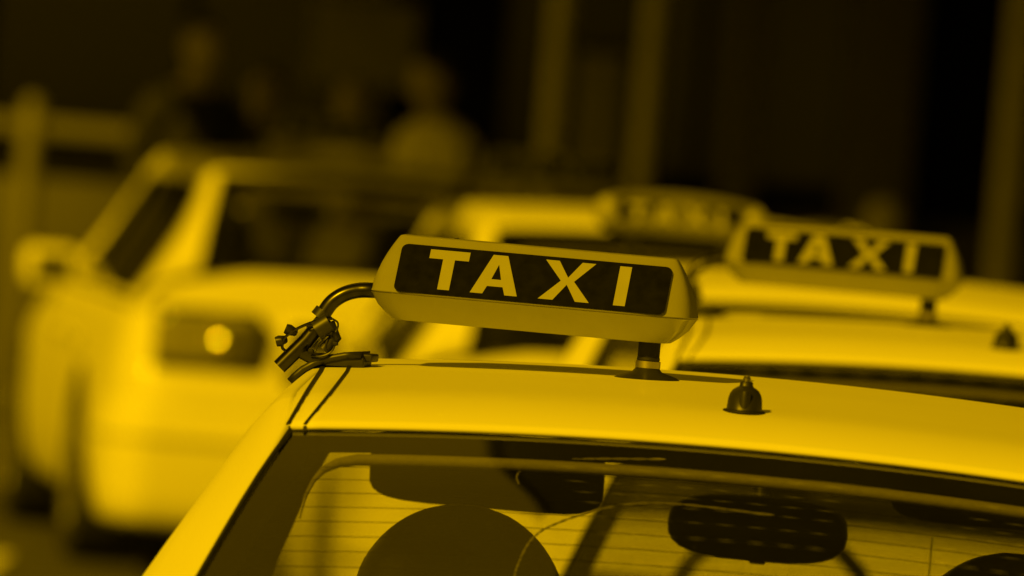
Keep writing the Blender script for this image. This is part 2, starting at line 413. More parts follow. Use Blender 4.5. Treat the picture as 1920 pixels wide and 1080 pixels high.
    bo = body.modifiers.new("arch", 'BOOLEAN'); bo.object = cut; bo.operation = 'DIFFERENCE'; bo.solver = 'EXACT'
    dg = bpy.context.evaluated_depsgraph_get(); dg.update()
    nm = bpy.data.meshes.new_from_object(body.evaluated_get(dg)); body.modifiers.clear()
    if len(nm.polygons) > 200: body.data = nm
    bpy.data.objects.remove(cut)
    sharp(body, 38)
    # --- bumper, with rub strip
    outl = []
    for y in (-.62, -.75, -.9, -1.02): outl.append((W(y) + .012, y))
    for a in spread(0, 90, 10):
        rx, ry = .17, .26 - (-.0)
        cx, cy = W(-1.05) + .012 - rx, -1.05
        outl.append((cx + rx * math.cos(R(a)), cy - ry * math.sin(R(a))))
    outl = [p for p in outl]
    path = outl + [(-x, y) for x, y in outl[::-1]]
    prof = [(-.05, .185), (-.012, .215), (0, .30), (.004, .46), (.0, .55), (-.012, .615), (-.035, .632)]
    rows = []
    for i, (x, y) in enumerate(path):
        a = Vector(path[max(i - 1, 0)]); b = Vector(path[min(i + 1, len(path) - 1)]); t = (b - a).normalized(); nrm = Vector((-t.y, t.x))
        if nrm.dot(Vector((x, y + .3))) < 0: nrm = -nrm
        rise = .10 * max(0, min(1, (y + .98) / .3))
        rows.append([(x + nrm.x * d, y + nrm.y * d, z + (rise * 1.6 if z < .4 else 0)) for d, z in prof])
    bp = grid("bumper", rows, P, root, (0, -.5, .45), .02)
    if estate:
        for sgn in (-1, 1):
            cv_, cf_ = lathe_vf([(.06 * math.sin(R(a)), .06 * math.cos(R(a)) - .06 * math.cos(R(36))) for a in (36, 30, 24, 18, 12, 6, 1)], (0, 0, 0), 'Z', 24)
            rl = mk("bumper_glint_cap", cv_, cf_, M['steel'], bp, True, out='closed'); rl.location = (sgn * .555, -1.262, .69); rl.rotation_euler = (R(70), 0, R(-12))  # chrome cap added to the bumper for a second sun glint
    rr = []
    for i, (x, y) in enumerate(path[2:-2]):
        a = Vector(path[i + 1]); b = Vector(path[i + 3]); t = (b - a).normalized(); nrm = Vector((-t.y, t.x))
        if nrm.dot(Vector((x, y + .3))) < 0: nrm = -nrm
        rr.append([(x + nrm.x * d, y + nrm.y * d, z) for d, z in ((.002, .485), (.014, .49), (.014, .525), (.002, .53))])
    grid("rub_strip", rr, M['black'] if not estate else P, bp, (0, -.5, .5))
    # --- lamps, plate, handle
    for sgn in (-1, 1):
        if estate:
            lv = [(sgn * x, y, z) for z in (.775, .80, .86, .915, .94) for x, y in ((.38, -1.262), (.50, -1.268), (.62, -1.264), (.68, -1.257), (.715, -1.248), (.745, -1.232))]
        else:
            lv = [(sgn * x, y, z) for z in (.70, .73, .79, .85, .88) for x, y in ((.42, -1.262), (.55, -1.268), (.66, -1.258), (.73, -1.235), (.78, -1.19), (.82, -1.12))]
        lg = [lv[i * 6:(i + 1) * 6] for i in range(5)]
        lo = grid("tail_lamp", lg, M['lamp'], root, (0, -.6, .8), .03)
        rz = .82 if estate else .76
        cv_, cf_ = lathe_vf([(.085 * math.sin(R(a)), .085 * math.cos(R(a)) - .085 * math.cos(R(36))) for a in (36, 30, 24, 18, 12, 6, 1)], (0, 0, 0), 'Z', 24)
        rl = mk("glint_cap", cv_, cf_, M['steel'], lo, True, out='closed'); rl.location = (sgn * .51, -1.266, rz + .035); rl.rotation_euler = (R(70), 0, R(-12))  # chrome cap added on the lens, tilted to throw a sun glint
        boxes("lamp_surround", [((sgn * .56, -1.246, rz - .058), (.36, .04, .020)), ((sgn * .56, -1.246, rz + .132), (.36, .04, .020)), ((sgn * .375, -1.250, rz + .036), (.022, .04, .17))], M['black'], lo, .004)
        hv = [(sgn * x, y, z) for z in (.60, .64, .70, .74) for x, y in ((.40, 3.50), (.55, 3.46), (.68, 3.385), (.76, 3.31))]
        grid("headlight", [hv[i * 4:(i + 1) * 4] for i in range(4)], M['clamp'], root, (0, 2.5, .66), .03)
    pz = .80 if estate else .78
    boxes("plate_recess", [((0, yend + .012, pz), (.58, .03, .15))], M['black'], root, .008)
    boxes("number_plate", [((0, yend - .006, pz - .01), (.50, .006, .105))], M['plate'], root, .002)
    boxes("tailgate_handle", [((0, yend - .004, pz + .105), (.50, .03, .03))], M['steel'] if not estate else M['paint'], root, .008)
    tube("grille", [(x, 3.535 - .11 * x * x, .60) for x in spread(-.34, .34, 8)], .055, M['black'], root, 10)
    for sgn in (-1, 1):
        for y in (.25, 1.05):
            boxes("door_handle", [((sgn * (W(y) + .008), y, .80), (.03, .2, .03))], P, root, .008)
        mm = []
        for z, sx in ((.925, .72), (.945, .9), (1.0, 1), (1.055, .96), (1.08, .7)):
            ring = []
            for a in range(14):
                t = 2 * math.pi * a / 14; ca, sa = math.cos(t), math.sin(t)
                ring.append((sgn * (.885 + .110 * sx * math.copysign(abs(ca) ** .6, ca)), 1.80 + .05 * sx * sa + (.03 if sa > 0 else 0) * sx, z))
            mm.append(ring)
        v = [p for r_ in mm for p in r_]; f = [(i * 14 + k, i * 14 + (k + 1) % 14, (i + 1) * 14 + (k + 1) % 14, (i + 1) * 14 + k) for i in range(4) for k in range(14)] + [tuple(range(14))[::-1], tuple(56 + k for k in range(14))]
        wm = mk("wing_mirror", v, f, P, root, True, out='closed')
        boxes("mirror_glass", [((sgn * .88, 1.7465, 1.002), (.140, .008, .088))], M['mirror'], wm, .003)
        tube("mirror_arm", [(sgn * .79, 1.84, .965), (sgn * .82, 1.82, .98)], .022, M['black'], wm, 8)
    # --- wheels
    for ay in (-.13, 2.72):
        for sx in (-1, 1):
            c = (sx * .803, ay, .325)
            pr = [(.02, .102), (.07, .104), (.075, .085), (.17, .075), (.195, .098), (.21, .105), (.213, .09), (.213, -.10)]
            wv, wf = lathe_vf([(r_, h * sx) for r_, h in pr], c, 'X', 32)
            parts = [(wv, wf)]
            for k in range(7):
                a = 2 * math.pi * k / 7
                b = boxv((0, .125, 0), (.03, .13, .045)); b = [(sx * (x + .092) + c[0], y * math.cos(a) - z * math.sin(a) + c[1], y * math.sin(a) + z * math.cos(a) + c[2]) for x, y, z in b]
                parts.append((b, BF))
            wh = multi("wheel", parts, M['rim'], root)
            tp = [(.212, -.10), (.25, -.112), (.30, -.108), (.32, -.09), (.325, -.05), (.325, .05), (.32, .09), (.30, .108), (.25, .112), (.212, .10)]
            lathe("tyre", tp, c, M['tyre'], wh, 'X', 36)
    # --- interior
    boxes("parcel_shelf", [((0, y0 + .3, .93), (1.28, .6, .03))], M['dtrim'], root, .01)
    boxes("rear_seat", [((0, y0 + .62, .78), (1.26, .16, .42)), ((0, y0 + .95, .58), (1.26, .55, .18))], M['leather'], root, .05)
    for sgn in (-1, 1):
        x = sgn * .352
        def sec_y(p, ss): return float(np.interp(p[2], [a[0] for a in ss], [a[1] for a in ss]))
        def slab(name, secs_, parent):
            v, f, n = [], [], 36
            secs_ = [(p[2], sec_y(p, secs_), p[0], p[1]) for p in cr([(hw, hd, z) for z, yc, hw, hd in secs_], 3)]
            for (z, yc, hw, hd) in secs_:
                for k in range(n):
                    t = 2 * math.pi * k / n; ca, sa = math.cos(t), math.sin(t)
                    v.append((x + hw * math.copysign(abs(ca) ** .55, ca), yc + hd * math.copysign(abs(sa) ** .7, sa), z))
            m = len(secs_)
            f = [(i * n + k, i * n + (k + 1) % n, (i + 1) * n + (k + 1) % n, (i + 1) * n + k) for i in range(m - 1) for k in range(n)] + [tuple(range(n))[::-1], tuple((m - 1) * n + k for k in range(n))]
            return mk(name, v, f, M['leather'], parent, True, out='closed')
        se = slab("seat", [(.46, 1.25, .22, .28), (.55, 1.25, .25, .29), (.60, 1.24, .25, .28), (.64, 1.10, .25, .14), (.8, 1.02, .25, .08), (1.0, .965, .245, .07), (1.10, .945, .21, .06), (1.13, .94, .15, .05)], root)
        slab("headrest", [(1.13, .945, .135, .05), (1.17, .942, .138, .070), (1.22, .94, .130, .074), (1.255, .938, .112, .066), (1.283, .937, .086, .046), (1.302, .937, .055, .036), (1.312, .937, .02, .02)], se)
    da = []
    for y, z in ((1.72, .70), (1.70, .86), (1.74, .93), (1.85, .955), (2.0, .955), (2.16, .945)):
        da.append([(xx, y, z + (.035 * math.exp(-((xx + .36) / .2) ** 2) if y < 1.9 else 0)) for xx in spread(-.77, .77, 20)])
    grid("dashboard", da, M['dtrim'], root, (0, 2, .5), .02)
    sw = [(-.36 + .185 * math.cos(t), 1.52 - .06 * math.sin(t), .93 + .175 * math.sin(t)) for t in [2 * math.pi * k / 28 for k in range(29)]]
    tube("steering_wheel", sw, .015, M['leather'], root, 8)
    # mirror, sun visors
    n = 28; mv, mf = [], []
    for yy, sc in ((1.630, .86), (1.622, .97), (1.603, 1), (1.594, .97), (1.592, .93)):
        for k in range(n):
            t = 2 * math.pi * k / n; ca, sa = math.cos(t), math.sin(t)
            mv.append((.012 + .1205 * sc * math.copysign(abs(ca) ** .62, ca), yy, 1.286 + .044 * sc * math.copysign(abs(sa) ** .72, sa) + .004))
    mf = [(i * n + k, i * n + (k + 1) % n, (i + 1) * n + (k + 1) % n, (i + 1) * n + k) for i in range(4) for k in range(n)] + [tuple(range(n))[::-1], tuple(4 * n + k for k in range(n))]
    rm = mk("rear_view_mirror", mv, mf, M['black'], root, True, out='closed')
    boxes("dipping_tab", [((.015, 1.6, 1.249), (.022, .014, .012))], M['black'], rm, .003)
    tube("mirror_stalk", [(.012, 1.625, 1.30), (.012, 1.66, 1.335), (.012, 1.665, 1.352)], .012, M['black'], rm, 8)
    for sgn, xx, zr_ in ((-1, -.350, 0), (1, .34, .034)):
        v, f, n = [], [], 26
        for yo in (-.008, -.004, .004, .008):
            sc = .96 if abs(yo) > .006 else 1
            for k in range(n):
                t = 2 * math.pi * k / n; ca, sa = math.cos(t), math.sin(t)
                v.append((xx + .156 * sc * math.copysign(abs(ca) ** .35, ca), 1.50 + yo - (sa - 0) * .012, zr_ + 1.338 + .050 * sc * math.copysign(abs(sa) ** .45, sa)))
        f = [(i * n + k, i * n + (k + 1) % n, (i + 1) * n + (k + 1) % n, (i + 1) * n + k) for i in range(3) for k in range(n)] + [tuple(range(n))[::-1], tuple(3 * n + k for k in range(n))]
        mk("sun_visor", v, f, M['dtrim'], root, True, out='closed')
    if not estate:
        # roof mouldings: two dark joints with a painted strip between them
        for sgn in (-1, 1):
            v, f = [], []
            for (xa, xb, lift) in ((.5405, .5355, .0016), (.5200, .5160, .0016)):
                k = len(v); yy = spread(.001, 1.42, 40)
                for y in yy:
                    ff = min(1, max(0, (zc(y) - zc(.001)) / (zc(.6) - zc(.001))))
                    d = ff * (.036 if xa < .53 else .023)
                    d -= .035 * min(y, .8)
                    for x in (xa - d, xb - d):
                        v.append((sgn * x, y, ztop(y, x) + lift))
                v += [(sgn * xa, -.001, ztop(0, xa) - .007), (sgn * xb, -.001, ztop(0, xb) - .007)]
                n2 = len(yy)
                f += [(k + 2 * i, k + 2 * i + 1, k + 2 * i + 3, k + 2 * i + 2) for i in range(n2 - 1)] + [(k + 2 * n2, k + 2 * n2 + 1, k + 1, k)]
            mk("roof_joint", v, f, M['rubber'], root, True, out=(0, .5, .5))
        # stub aerial: foot, boot and cut-off rod
        ya = .155; z0 = ztop(ya, 0) - .0035
        v, f, n = [], [], 28
        for z, hx, hy, sh in ((0, .0215, .030, 0), (.003, .0218, .030, 0), (.010, .0212, .028, .001), (.018, .0205, .025, .003), (.024, .0188, .021, .005), (.0285, .0160, .017, .006), (.0315, .0120, .012, .007), (.0330, .0090, .009, .007), (.0345, .0080, .008, .007), (.0385, .0078, .0078, .007), (.0395, .0062, .0062, .007)):
            for k in range(n):
                t = 2 * math.pi * k / n; ca, sa = math.cos(t), math.sin(t)
                v.append((hx * math.copysign(abs(ca) ** .8, ca), ya + sh + hy * sa, z0 + z))
        m = len(v) // n
        f = [(i * n + k, i * n + (k + 1) % n, (i + 1) * n + (k + 1) % n, (i + 1) * n + k) for i in range(m - 1) for k in range(n)] + [tuple(range(n))[::-1], tuple((m - 1) * n + k for k in range(n))]
        an = sharp(mk("aerial", v, f, M['black'], root, True, out='closed'), 60)
        lathe("rib", [(.0068, 0), (.0068, .018), (.0058, .024)], (0, ya - .0215, z0 + .004), M['black'], an, n=14)
        v, f = lathe_vf([(.0265, 0), (.0262, .0028), (.024, .0042)], (0, 0, 0), 'Z', 28)
        v = [(p[0] + random.uniform(-.0004, .0004), p[1] * 1.3 + ya, p[2] + z0 + .001) for p in v]
        mk("aerial_foot", v, f, M['rubber'], an, True, out='closed')
        lathe("threaded_end", [(.0048, 0), (.0048, .004), (.0038, .005), (.0038, .0075)], (0, ya + .007, z0 + .0393), M['steel'], an, n=12)
    return root

taxi1 = make_taxi(False)
taxi2 = copy_tree(taxi1); taxi3 = copy_tree(taxi1)
for ch in taxi2.children:          # the second taxi has its front seats set low, without headrests
    if ch.name.startswith("seat"):
        ch.location.z = -.13
        for g in list(ch.children): bpy.data.objects.remove(g)
estate1 = make_taxi(True); estate2 = copy_tree(estate1)
G = "cream taxis queuing at the rank"
def place(o, loc, yaw, label):
    o.location = loc; o.rotation_euler = (0, 0, R(yaw)); tag(o, label, "taxi", G)
place(taxi1, (.286, 13.55, 0), -2, "nearest sharply seen taxi saloon with stub aerial on its roof and headrest visible inside")
place(taxi2, (.820, 18.75, 0), -2, "second taxi saloon, at the right edge just ahead of the nearest taxi")
place(taxi3, (.775, 23.70, 0), -1, "third taxi saloon, only its roof and left pillar showing between the two lit-up TAXI signs")
place(estate2, (.41, 33.0, 0), 4, "blurred taxi estate in the middle behind the nearest TAXI sign")
place(estate1, (-.64, 41.1, 0), 6.9, "big blurred taxi estate on the left with tail lamp and wing mirror showing")
taxi3["label"] = "third taxi saloon, only its roof showing below the second TAXI sign"

# two loose cords hanging behind the nearest taxi's rear window
for pts in ([(-.0855, -.035, 1.4240), (-.18, -.040, 1.4160), (-.2418, -.045, 1.4040), (-.2583, -.049, 1.3910), (-.256, -.052, 1.3800)],
            [(.05, -.135, 1.373), (-.0737, -.140, 1.3760), (-.1419, -.145, 1.3660), (-.2025, -.150, 1.3420), (-.2318, -.158, 1.3200), (-.2463, -.168, 1.2840), (-.2462, -.180, 1.265)]):
    c = cr(pts, 24); v, f = [], []
    for ph in (0, math.pi):
        hp = []
        for i, p in enumerate(c):
            a = i * .62 + ph; hp.append(p + Vector((math.cos(a) * .0008, 0, math.sin(a) * .0008)))
        a, b = tube_vf(hp, .00075, 5); k = len(v); v += a; f += [tuple(i + k for i in q_) for q_ in b]
    mk("cord", v, f, M['cord'], taxi1, True, out='closed')

# ------------------------------------------------------------------ roof signs
def poly_obj(name, loops, th, m, parent, fn):
    """flat outline pieces (u,w) extruded by th, mapped by fn(u,w,d)"""
    v, f = [], []
    for lp in loops:
        k = len(v); n = len(lp)
        v += [fn(u, w_, th) for u, w_ in lp] + [fn(u, w_, -.001) for u, w_ in lp]
        f.append(tuple(k + i for i in range(n))); f.append(tuple(k + n + i for i in range(n))[::-1])
        f += [(k + i, k + n + i, k + n + (i + 1) % n, k + (i + 1) % n) for i in range(n)]
    return mk(name, v, f, m, parent, False, out='closed')
def rrect(u0, u1, w0, w1, r, n=5):
    o = []
    for cx, cy, a0 in ((u1 - r, w1 - r, 0), (u0 + r, w1 - r, 90), (u0 + r, w0 + r, 180), (u1 - r, w0 + r, 270)):
        o += [(cx + r * math.cos(R(a0 + 90 * i / n)), cy + r * math.sin(R(a0 + 90 * i / n))) for i in range(n + 1)]
    return o
def letter_loops(ch, w, h, s):
    """outlines centred on 0, height h"""
    a, b = w / 2, h / 2
    if ch == 'T': return [[(-a, b), (-a, b - s * .92), (-s / 2, b - s * .92), (-s / 2, -b), (s / 2, -b), (s / 2, b - s * .92), (a, b - s * .92), (a, b)]]
    if ch == 'I': return [[(-s / 2, b), (-s / 2, -b), (s / 2, -b), (s / 2, b)]]
    if ch == 'X':
        d = s * .62; t = d * h / w * .62
        return [[(-a, b), (-s * .56, 0), (-a - .001, -b), (-a + s * 1.18, -b), (0, -t), (a - s * 1.18, -b), (a, -b), (s * .56, 0), (a, b), (a - s * 1.16, b), (0, t), (-a + s * 1.16, b)]]
    t0 = s * .62; k = s * 1.06       # A
    def xo(z): return -a + (a - t0) * (z + b) / h
    zc0, zc1 = -b + h * .20, -b + h * .38
    ap = b - s * .95; xi0 = lambda z: (xo(z) + k) * 1.0
    L = [(-t0, b), (-a, -b), (-a + k, -b), (xo(zc0) + k, zc0), (0, zc0), (0, zc1), (xo(zc1) + k, zc1), (0, ap), (0, b)]
    return [L, [(-x, z) for x, z in L[::-1]]]

def make_sign(arched=False):
    root = empty("roof_sign", (0, 0, 0))
    if not arched:
        rings = [(-.0535, .166, .034), (-.0530, .174, .040), (-.046, .184, .0455), (-.036, .1945, .0535), (-.0225, .2025, .0655), (-.0205, .2045, .0675), (-.0185, .2042, .0665), (-.008, .2025, .0588), (.005, .1995, .0494), (.018, .1952, .0399), (.030, .1898, .0312), (.040, .1845, .0238), (.049, .1790, .0172), (.0525, .1765, .0140), (.0540, .1720, .0090)]
        n = 96; e = .24
    def ring(zz, hx, hy):
        o = []
        # rectangle with bulged, rounded ends
        for k in range(n):
            t = 2 * math.pi * (k + .5) / n; ca, sa = math.cos(t), math.sin(t)
            o.append((hx * math.copysign(abs(ca) ** e, ca) * (1 - .035 * abs(sa) ** 2), hy * math.copysign(abs(sa) ** .34, sa), zz))
        return o
    if not arched:
        def shell(name, rr, m, cap0, cap1):
            v = [p for r_ in rr for p in ring(*r_)]; q_ = len(rr)
            f = [(i * n + k, i * n + (k + 1) % n, (i + 1) * n + (k + 1) % n, (i + 1) * n + k) for i in range(q_ - 1) for k in range(n)]
            if cap0: f.append(tuple(range(n))[::-1])
            if cap1: f.append(tuple((q_ - 1) * n + k for k in range(n)))
            return sharp(mk(name, v, f, m, root, True, out=(0, 0, 0)), 30)
        shell("lower_tray", rings[:6], M['tray'], True, False)
        hs = shell("housing", [(-.0200, .2032, .0655)] + rings[6:], M['sign'], False, True)
        for x in (-.105, .09): lathe("screw", [(.0035, 0), (.0035, .0008), (.002, .0012)], (x, -.004, .0538), M['metal'], hs, n=10)
        # sloped face frame: from crease (y=-.0675,z=-.0205) to top (y=-.0172,z=.049)
        tau = math.atan2(.0665 - .0172, .0675); 
        def fn_s(sy):
            def fn(u, w_, d):
                zz = .0145 + w_ * math.cos(tau); 
                yy = np.interp(zz, [-.0185, .0, .030, .049], [.0665, .0530, .0312, .0172]) + d + .0012
                return (u if sy < 0 else -u, sy * yy, zz)
            return fn
        for sy in (-1, 1):
            fn = fn_s(sy)
            # face film built as strip rows so it hugs the face
            rr = rrect(-.1750, .1695, -.0390, .0350, .009, 6)
            pn = poly_obj("face_panel", [rr], .0008, M['panel'], root, lambda u, w_, d, fn=fn: fn(u + .005, w_, d))
            for ch, cx, wd in (('T', -.1185, .0505), ('A', -.0545, .0600), ('X', .0350, .0640), ('I', .1050, .0160)):
                poly_obj("letter", letter_loops(ch, wd, .0605, .0150), .0016, M['letter'], pn, lambda u, w_, d, cx=cx, fn=fn: fn(u + cx + .011, w_ - .0005, d))
        zf = -.0540 - .052
        st = lathe("stem", [(.0140, .002), (.0140, -.025), (.0140, -.040)], (.150, 0, -.0535), M['rubber'], root, n=24)
        lathe("ring", [(.0150, -.0235), (.0158, -.024), (.0158, -.0325), (.0150, -.033)], (.150, 0, -.0535), M['brass'], st, n=28)
        lathe("collar", [(.0139, -.019), (.0146, -.0195), (.0146, -.0225), (.0139, -.023)], (.150, 0, -.0535), M['black'], st, n=24)
        mf_ = lathe("magnet_foot", [(.0412, -.002), (.0412, 0), (.037, .0026), (.019, .0085), (.0143, .014)], (0, 0, 0), M['black'], root, n=40)
        mf_.location = (.150, 0, -.0995); mf_.rotation_euler = (R(2.2), R(-1.2), 0)
    else:
        n = 20; v, f = [], []
        xs = spread(-.17, .17, 16)
        for x in xs:
            top = .050 - .018 * (x / .17) ** 2; sc = 1 if abs(x) < .16 else .8
            pr = [(-.03, -.045), (.03, -.045), (.04, -.03), (.034, top - .012), (.022, top), (-.022, top), (-.034, top - .012), (-.04, -.03)]
            v += [(x, y * sc, z) for y, z in pr]
        q_ = len(xs)
        f = [(i * 8 + k, i * 8 + (k + 1) % 8, (i + 1) * 8 + (k + 1) % 8, (i + 1) * 8 + k) for i in range(q_ - 1) for k in range(8)] + [tuple(range(8))[::-1], tuple((q_ - 1) * 8 + k for k in range(8))]
        sharp(mk("housing", v, f, M['arch'], root, True, out='closed'), 30)
        boxes("mount_bar", [((0, 0, -.05), (.30, .03, .012))], M['black'], root, .003)
        for x in (-.1, .1): lathe("magnet_foot", [(.03, -.105), (.03, -.098), (.012, -.088), (.012, -.05)], (x, 0, 0), M['black'], root, n=24)
        for sx in (-1, 1):
            lathe("end_lamp", [(.018, -.03), (.026, -.02), (.028, .0), (.024, .02), (.012, .03)], (sx * .158, -.016, -.002), M['tray'], root, n=16)
        for sy in (-1, 1):
            fn = lambda u, w_, d, sy=sy: (u if sy < 0 else -u, sy * (.0385 - .0050 * (w_ + .03) / .06 + d), w_)
            pn = poly_obj("face_panel", [rrect(-.135, .135, -.029, .027, .005)], .0012, M['panel'], root, fn)
            for ch, cx, wd in (('T', -.092, .046), ('A', -.034, .05), ('X', .034, .05), ('I', .088, .016)):
                poly_obj("letter", letter_loops(ch, wd * .92, .041, .0115), .002, M['letter'], pn, lambda u, w_, d, cx=cx, fn=fn: fn(u + cx, w_, d))
    return root

def add_arm(root):
    """curved feed tube, clamp and cables at the sign's left end; coordinates are relative to the sign centre"""
    # sign centre in car coordinates: (-.293,.742,1.598)
    def q_(p): return Matrix.Rotation(R(7), 4, 'Z') @ Vector((p[0] + .282, p[1] - .742, p[2] - 1.598))
    t = cr([(-.470, .750, 1.5785), (-.4851, .7335, 1.5785), (-.5038, .733, 1.5768), (-.5214, .7322, 1.5705), (-.5359, .7317, 1.5590), (-.5459, .7314, 1.5426)], 6)
    arm = tube("feed_tube", [q_(p) for p in t], .0098, M['metal'], root, 14)
    tube("clamp_rod", [q_(p) for p in ((-.5420, .7316, 1.5400), (-.563, .7308, 1.5090), (-.5945, .7297, 1.4725))], [.0098, .0102, .0098], M['metal'], root, 14)
    tube("collar", [q_(p) for p in ((-.5440, .7315, 1.5470), (-.5500, .7313, 1.5380))], .0125, M['black'], arm, 16)
    parts = [tube_vf([q_((-.552, .724, 1.522)), q_((-.536, .724, 1.534))], .0135, 14), tube_vf([q_((-.538, .730, 1.533)), q_((-.528, .731, 1.515)), q_((-.541, .731, 1.4990))], .0085, 10),
             tube_vf([q_((-.572, .73, 1.494)), q_((-.556, .733, 1.487)), q_((-.537, .734, 1.487))], .0075, 8)]
    multi("joint", parts, M['black'], root)
    for a, b in (((-.601, .722, 1.5035), (-.590, .728, 1.5075)), ((-.5905, .722, 1.5215), (-.578, .728, 1.5175))):
        tube("knob", [q_(a), q_(((a[0] * .6 + b[0] * .4), a[1], (a[2] * .6 + b[2] * .4))), q_(b)], [.0062, .0072, .0050], M['black'], root, 18)
    # bracket on the roof joint and strap over the edge
    bv = []
    br = boxes("roof_clamp", [((-.524 + .293, .728 - .742, 1.4865 - 1.598), (.056, .060, .0130)), ((-.506 + .293, .735 - .742, 1.4930 - 1.598), (.036, .050, .010))], M['black'], root, .0022)
    pts = [(-.500, 1.4905), (-.520, 1.4880), (-.540, 1.4825), (-.556, 1.4760), (-.570, 1.4670), (-.578, 1.4590), (-.5845, 1.4510)]
    rows = [[(x + .293, y - .742, z - 1.598 + .0018) for y in (.695, .698, .765, .768)] for x, z in pts]
    grid("strap", rows, M['black'], br, (0, 0, -1), -.0085)
    cabs = [[(-.5330, .722, 1.5390), (-.552, .718, 1.5345), (-.575, .717, 1.5230), (-.590, .718, 1.5100), (-.5925, .720, 1.4980), (-.588, .724, 1.4930)],
            [(-.5330, .722, 1.5390), (-.5255, .722, 1.5340), (-.5265, .722, 1.5240), (-.5330, .722, 1.5200)],
            [(-.5330, .722, 1.5180), (-.5270, .722, 1.5080), (-.5310, .722, 1.4970), (-.5430, .722, 1.4905), (-.556, .722, 1.4900)],
            [(-.5400, .722, 1.5150), (-.5480, .722, 1.5060), (-.5500, .722, 1.4970), (-.5580, .722, 1.4930)],
            [(-.5365, .722, 1.5130), (-.5385, .722, 1.5040), (-.5360, .722, 1.4960)],
            [(-.5640, .716, 1.5260), (-.5560, .714, 1.5280), (-.5450, .714, 1.5240), (-.5400, .716, 1.5180), (-.5450, .718, 1.5130)]]
    for i, c in enumerate(cabs):
        tube("cable", [q_(p) for p in cr(c, 8)], .0019 if i == 0 else .0013, M['black'] if i else M['metal'], root, 6)
    for p in ((-.5265, .722, 1.5080), (-.534, .72, 1.5205), (-.556, .718, 1.4955)):
        boxes("cable_tie", [(tuple(q_(p)), (.007, .006, .005))], M['rubber'], root, .001)

sign1 = make_sign(); add_arm(sign1)
def putsign(o, car, lx, ly, z, yaw, label):
    a = car.rotation_euler.z; o.location = (car.location.x + lx * math.cos(a) - ly * math.sin(a), car.location.y + lx * math.sin(a) + ly * math.cos(a), z)
    o.rotation_euler = (0, 0, a + R(yaw)); tag(o, label, "taxi sign", "TAXI signs on the taxi roofs")
sign2 = copy_tree(sign1); sign4 = copy_tree(sign1); sign5 = copy_tree(sign1)
putsign(sign1, taxi1, -.282, .742, 1.598, -7, "sharp TAXI roof sign on the nearest taxi, held by a bent tube with cables")
putsign(sign2, taxi2, -.282, .742, 1.598, -6, "slightly blurred TAXI roof sign at right on the second taxi")
putsign(sign4, estate2, -.27, .7, 1.592, -4, "very blurred roof sign on the estate in the middle, right of the person in white")
putsign(sign5, estate1, .06, 1.1, 1.598, -4, "very blurred roof sign on top of the big estate at left")
sign3 = make_sign(True)
putsign(sign3, taxi3, -.44, .85, 1.595, -2, "blurred TAXI roof sign with arched top, on the third taxi behind the sharp sign")

# ------------------------------------------------------------------ added shade canopy, hall, tower, street things
can = empty("shade_canopy", (4, 50, 0)); tag(can, "added shade canopy with unseen slab, on pale posts behind the taxis", "canopy")
boxes("shade_slab", [((CAN_X0 + 11, (CAN_Y0 + 66) / 2 - 50, CAN_H + .15), (30, 66 - CAN_Y0, .3)), ((-8.97, 63 - 50, CAN_H + .15), (12.0, 6, .3)), ((9.1, (30.5 + CAN_Y0) / 2 - 50, CAN_H + .15), (30, CAN_Y0 - 30.5 - .01, .3))], M['concrete'], can, .03)  # slabs added out of view to shade estate roofs, people and hall front
can.location = (4, 50, 0)
for (x, y) in ((.13, 60), (.62, 60), (6.5, 60), (10, 60), (6.5, 33), (10, 33)):
    lathe("post", [(.14, .13 if y > 45 else 0), (.12, .16), (.058, .18), (.058, CAN_H - .02)], (x - 4, y - 50, 0), M['post'], can, n=20)
bd = empty("timetable_board", (.37, 60.0, .13)); tag(bd, "dim pale timetable board between the two slim posts", "board")
boxes("board_panel", [((0, 0, 1.5), (.26, .03, .80))], M['board'], bd, .01)
boxes("board_frame", [((0, .02, 1.92), (.32, .05, .04)), ((0, .02, 1.08), (.32, .05, .04)), ((-.145, .02, 1.5), (.03, .05, .8)), ((.145, .02, 1.5), (.03, .05, .8))], M['dark'], bd, .005)
boxes("board_leg", [((-.1, .02, .54), (.04, .04, 1.08)), ((.1, .02, .54), (.04, .04, 1.08))], M['dark'], bd, .004)
lp = empty("lamp_post", (2.47, 58, .13)); tag(lp, "pale lamp post standing at the far right", "lamp post")
lathe("pole", [(.13, 0), (.13, .06), (.08, .1), (.075, 1.2), (.068, 3.2)], (0, 0, 0), M['post'], lp, n=20)
lathe("base_cover", [(.10, .1), (.10, .5), (.08, .55)], (0, 0, 0), M['post'], lp, n=20)

hall = empty("station_hall", (0, 66, 0)); tag(hall, "dark station hall front with pale stone plinth behind everything", "building")
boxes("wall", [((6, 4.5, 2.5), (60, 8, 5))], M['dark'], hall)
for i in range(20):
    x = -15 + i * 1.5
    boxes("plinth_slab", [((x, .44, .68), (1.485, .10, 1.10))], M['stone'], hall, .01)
for i in range(10):
    x = -14 + i * 3.0
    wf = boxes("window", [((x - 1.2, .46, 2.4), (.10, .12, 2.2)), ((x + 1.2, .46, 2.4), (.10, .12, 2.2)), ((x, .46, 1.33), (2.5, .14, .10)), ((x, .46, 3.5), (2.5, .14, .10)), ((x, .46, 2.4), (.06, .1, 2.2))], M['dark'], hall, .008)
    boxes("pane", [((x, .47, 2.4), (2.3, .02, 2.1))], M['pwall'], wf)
bp_ = boxes("info_panel", [((-.98, .40, 1.98), (.62, .05, .50))], M['board'], hall, .01)
boxes("wall_pillar", [((2.05, .30, 2.0), (.42, .3, 3.2)), ((1.25, .32, 2.0), (.22, .26, 3.2))], M['grey'], hall, .02)

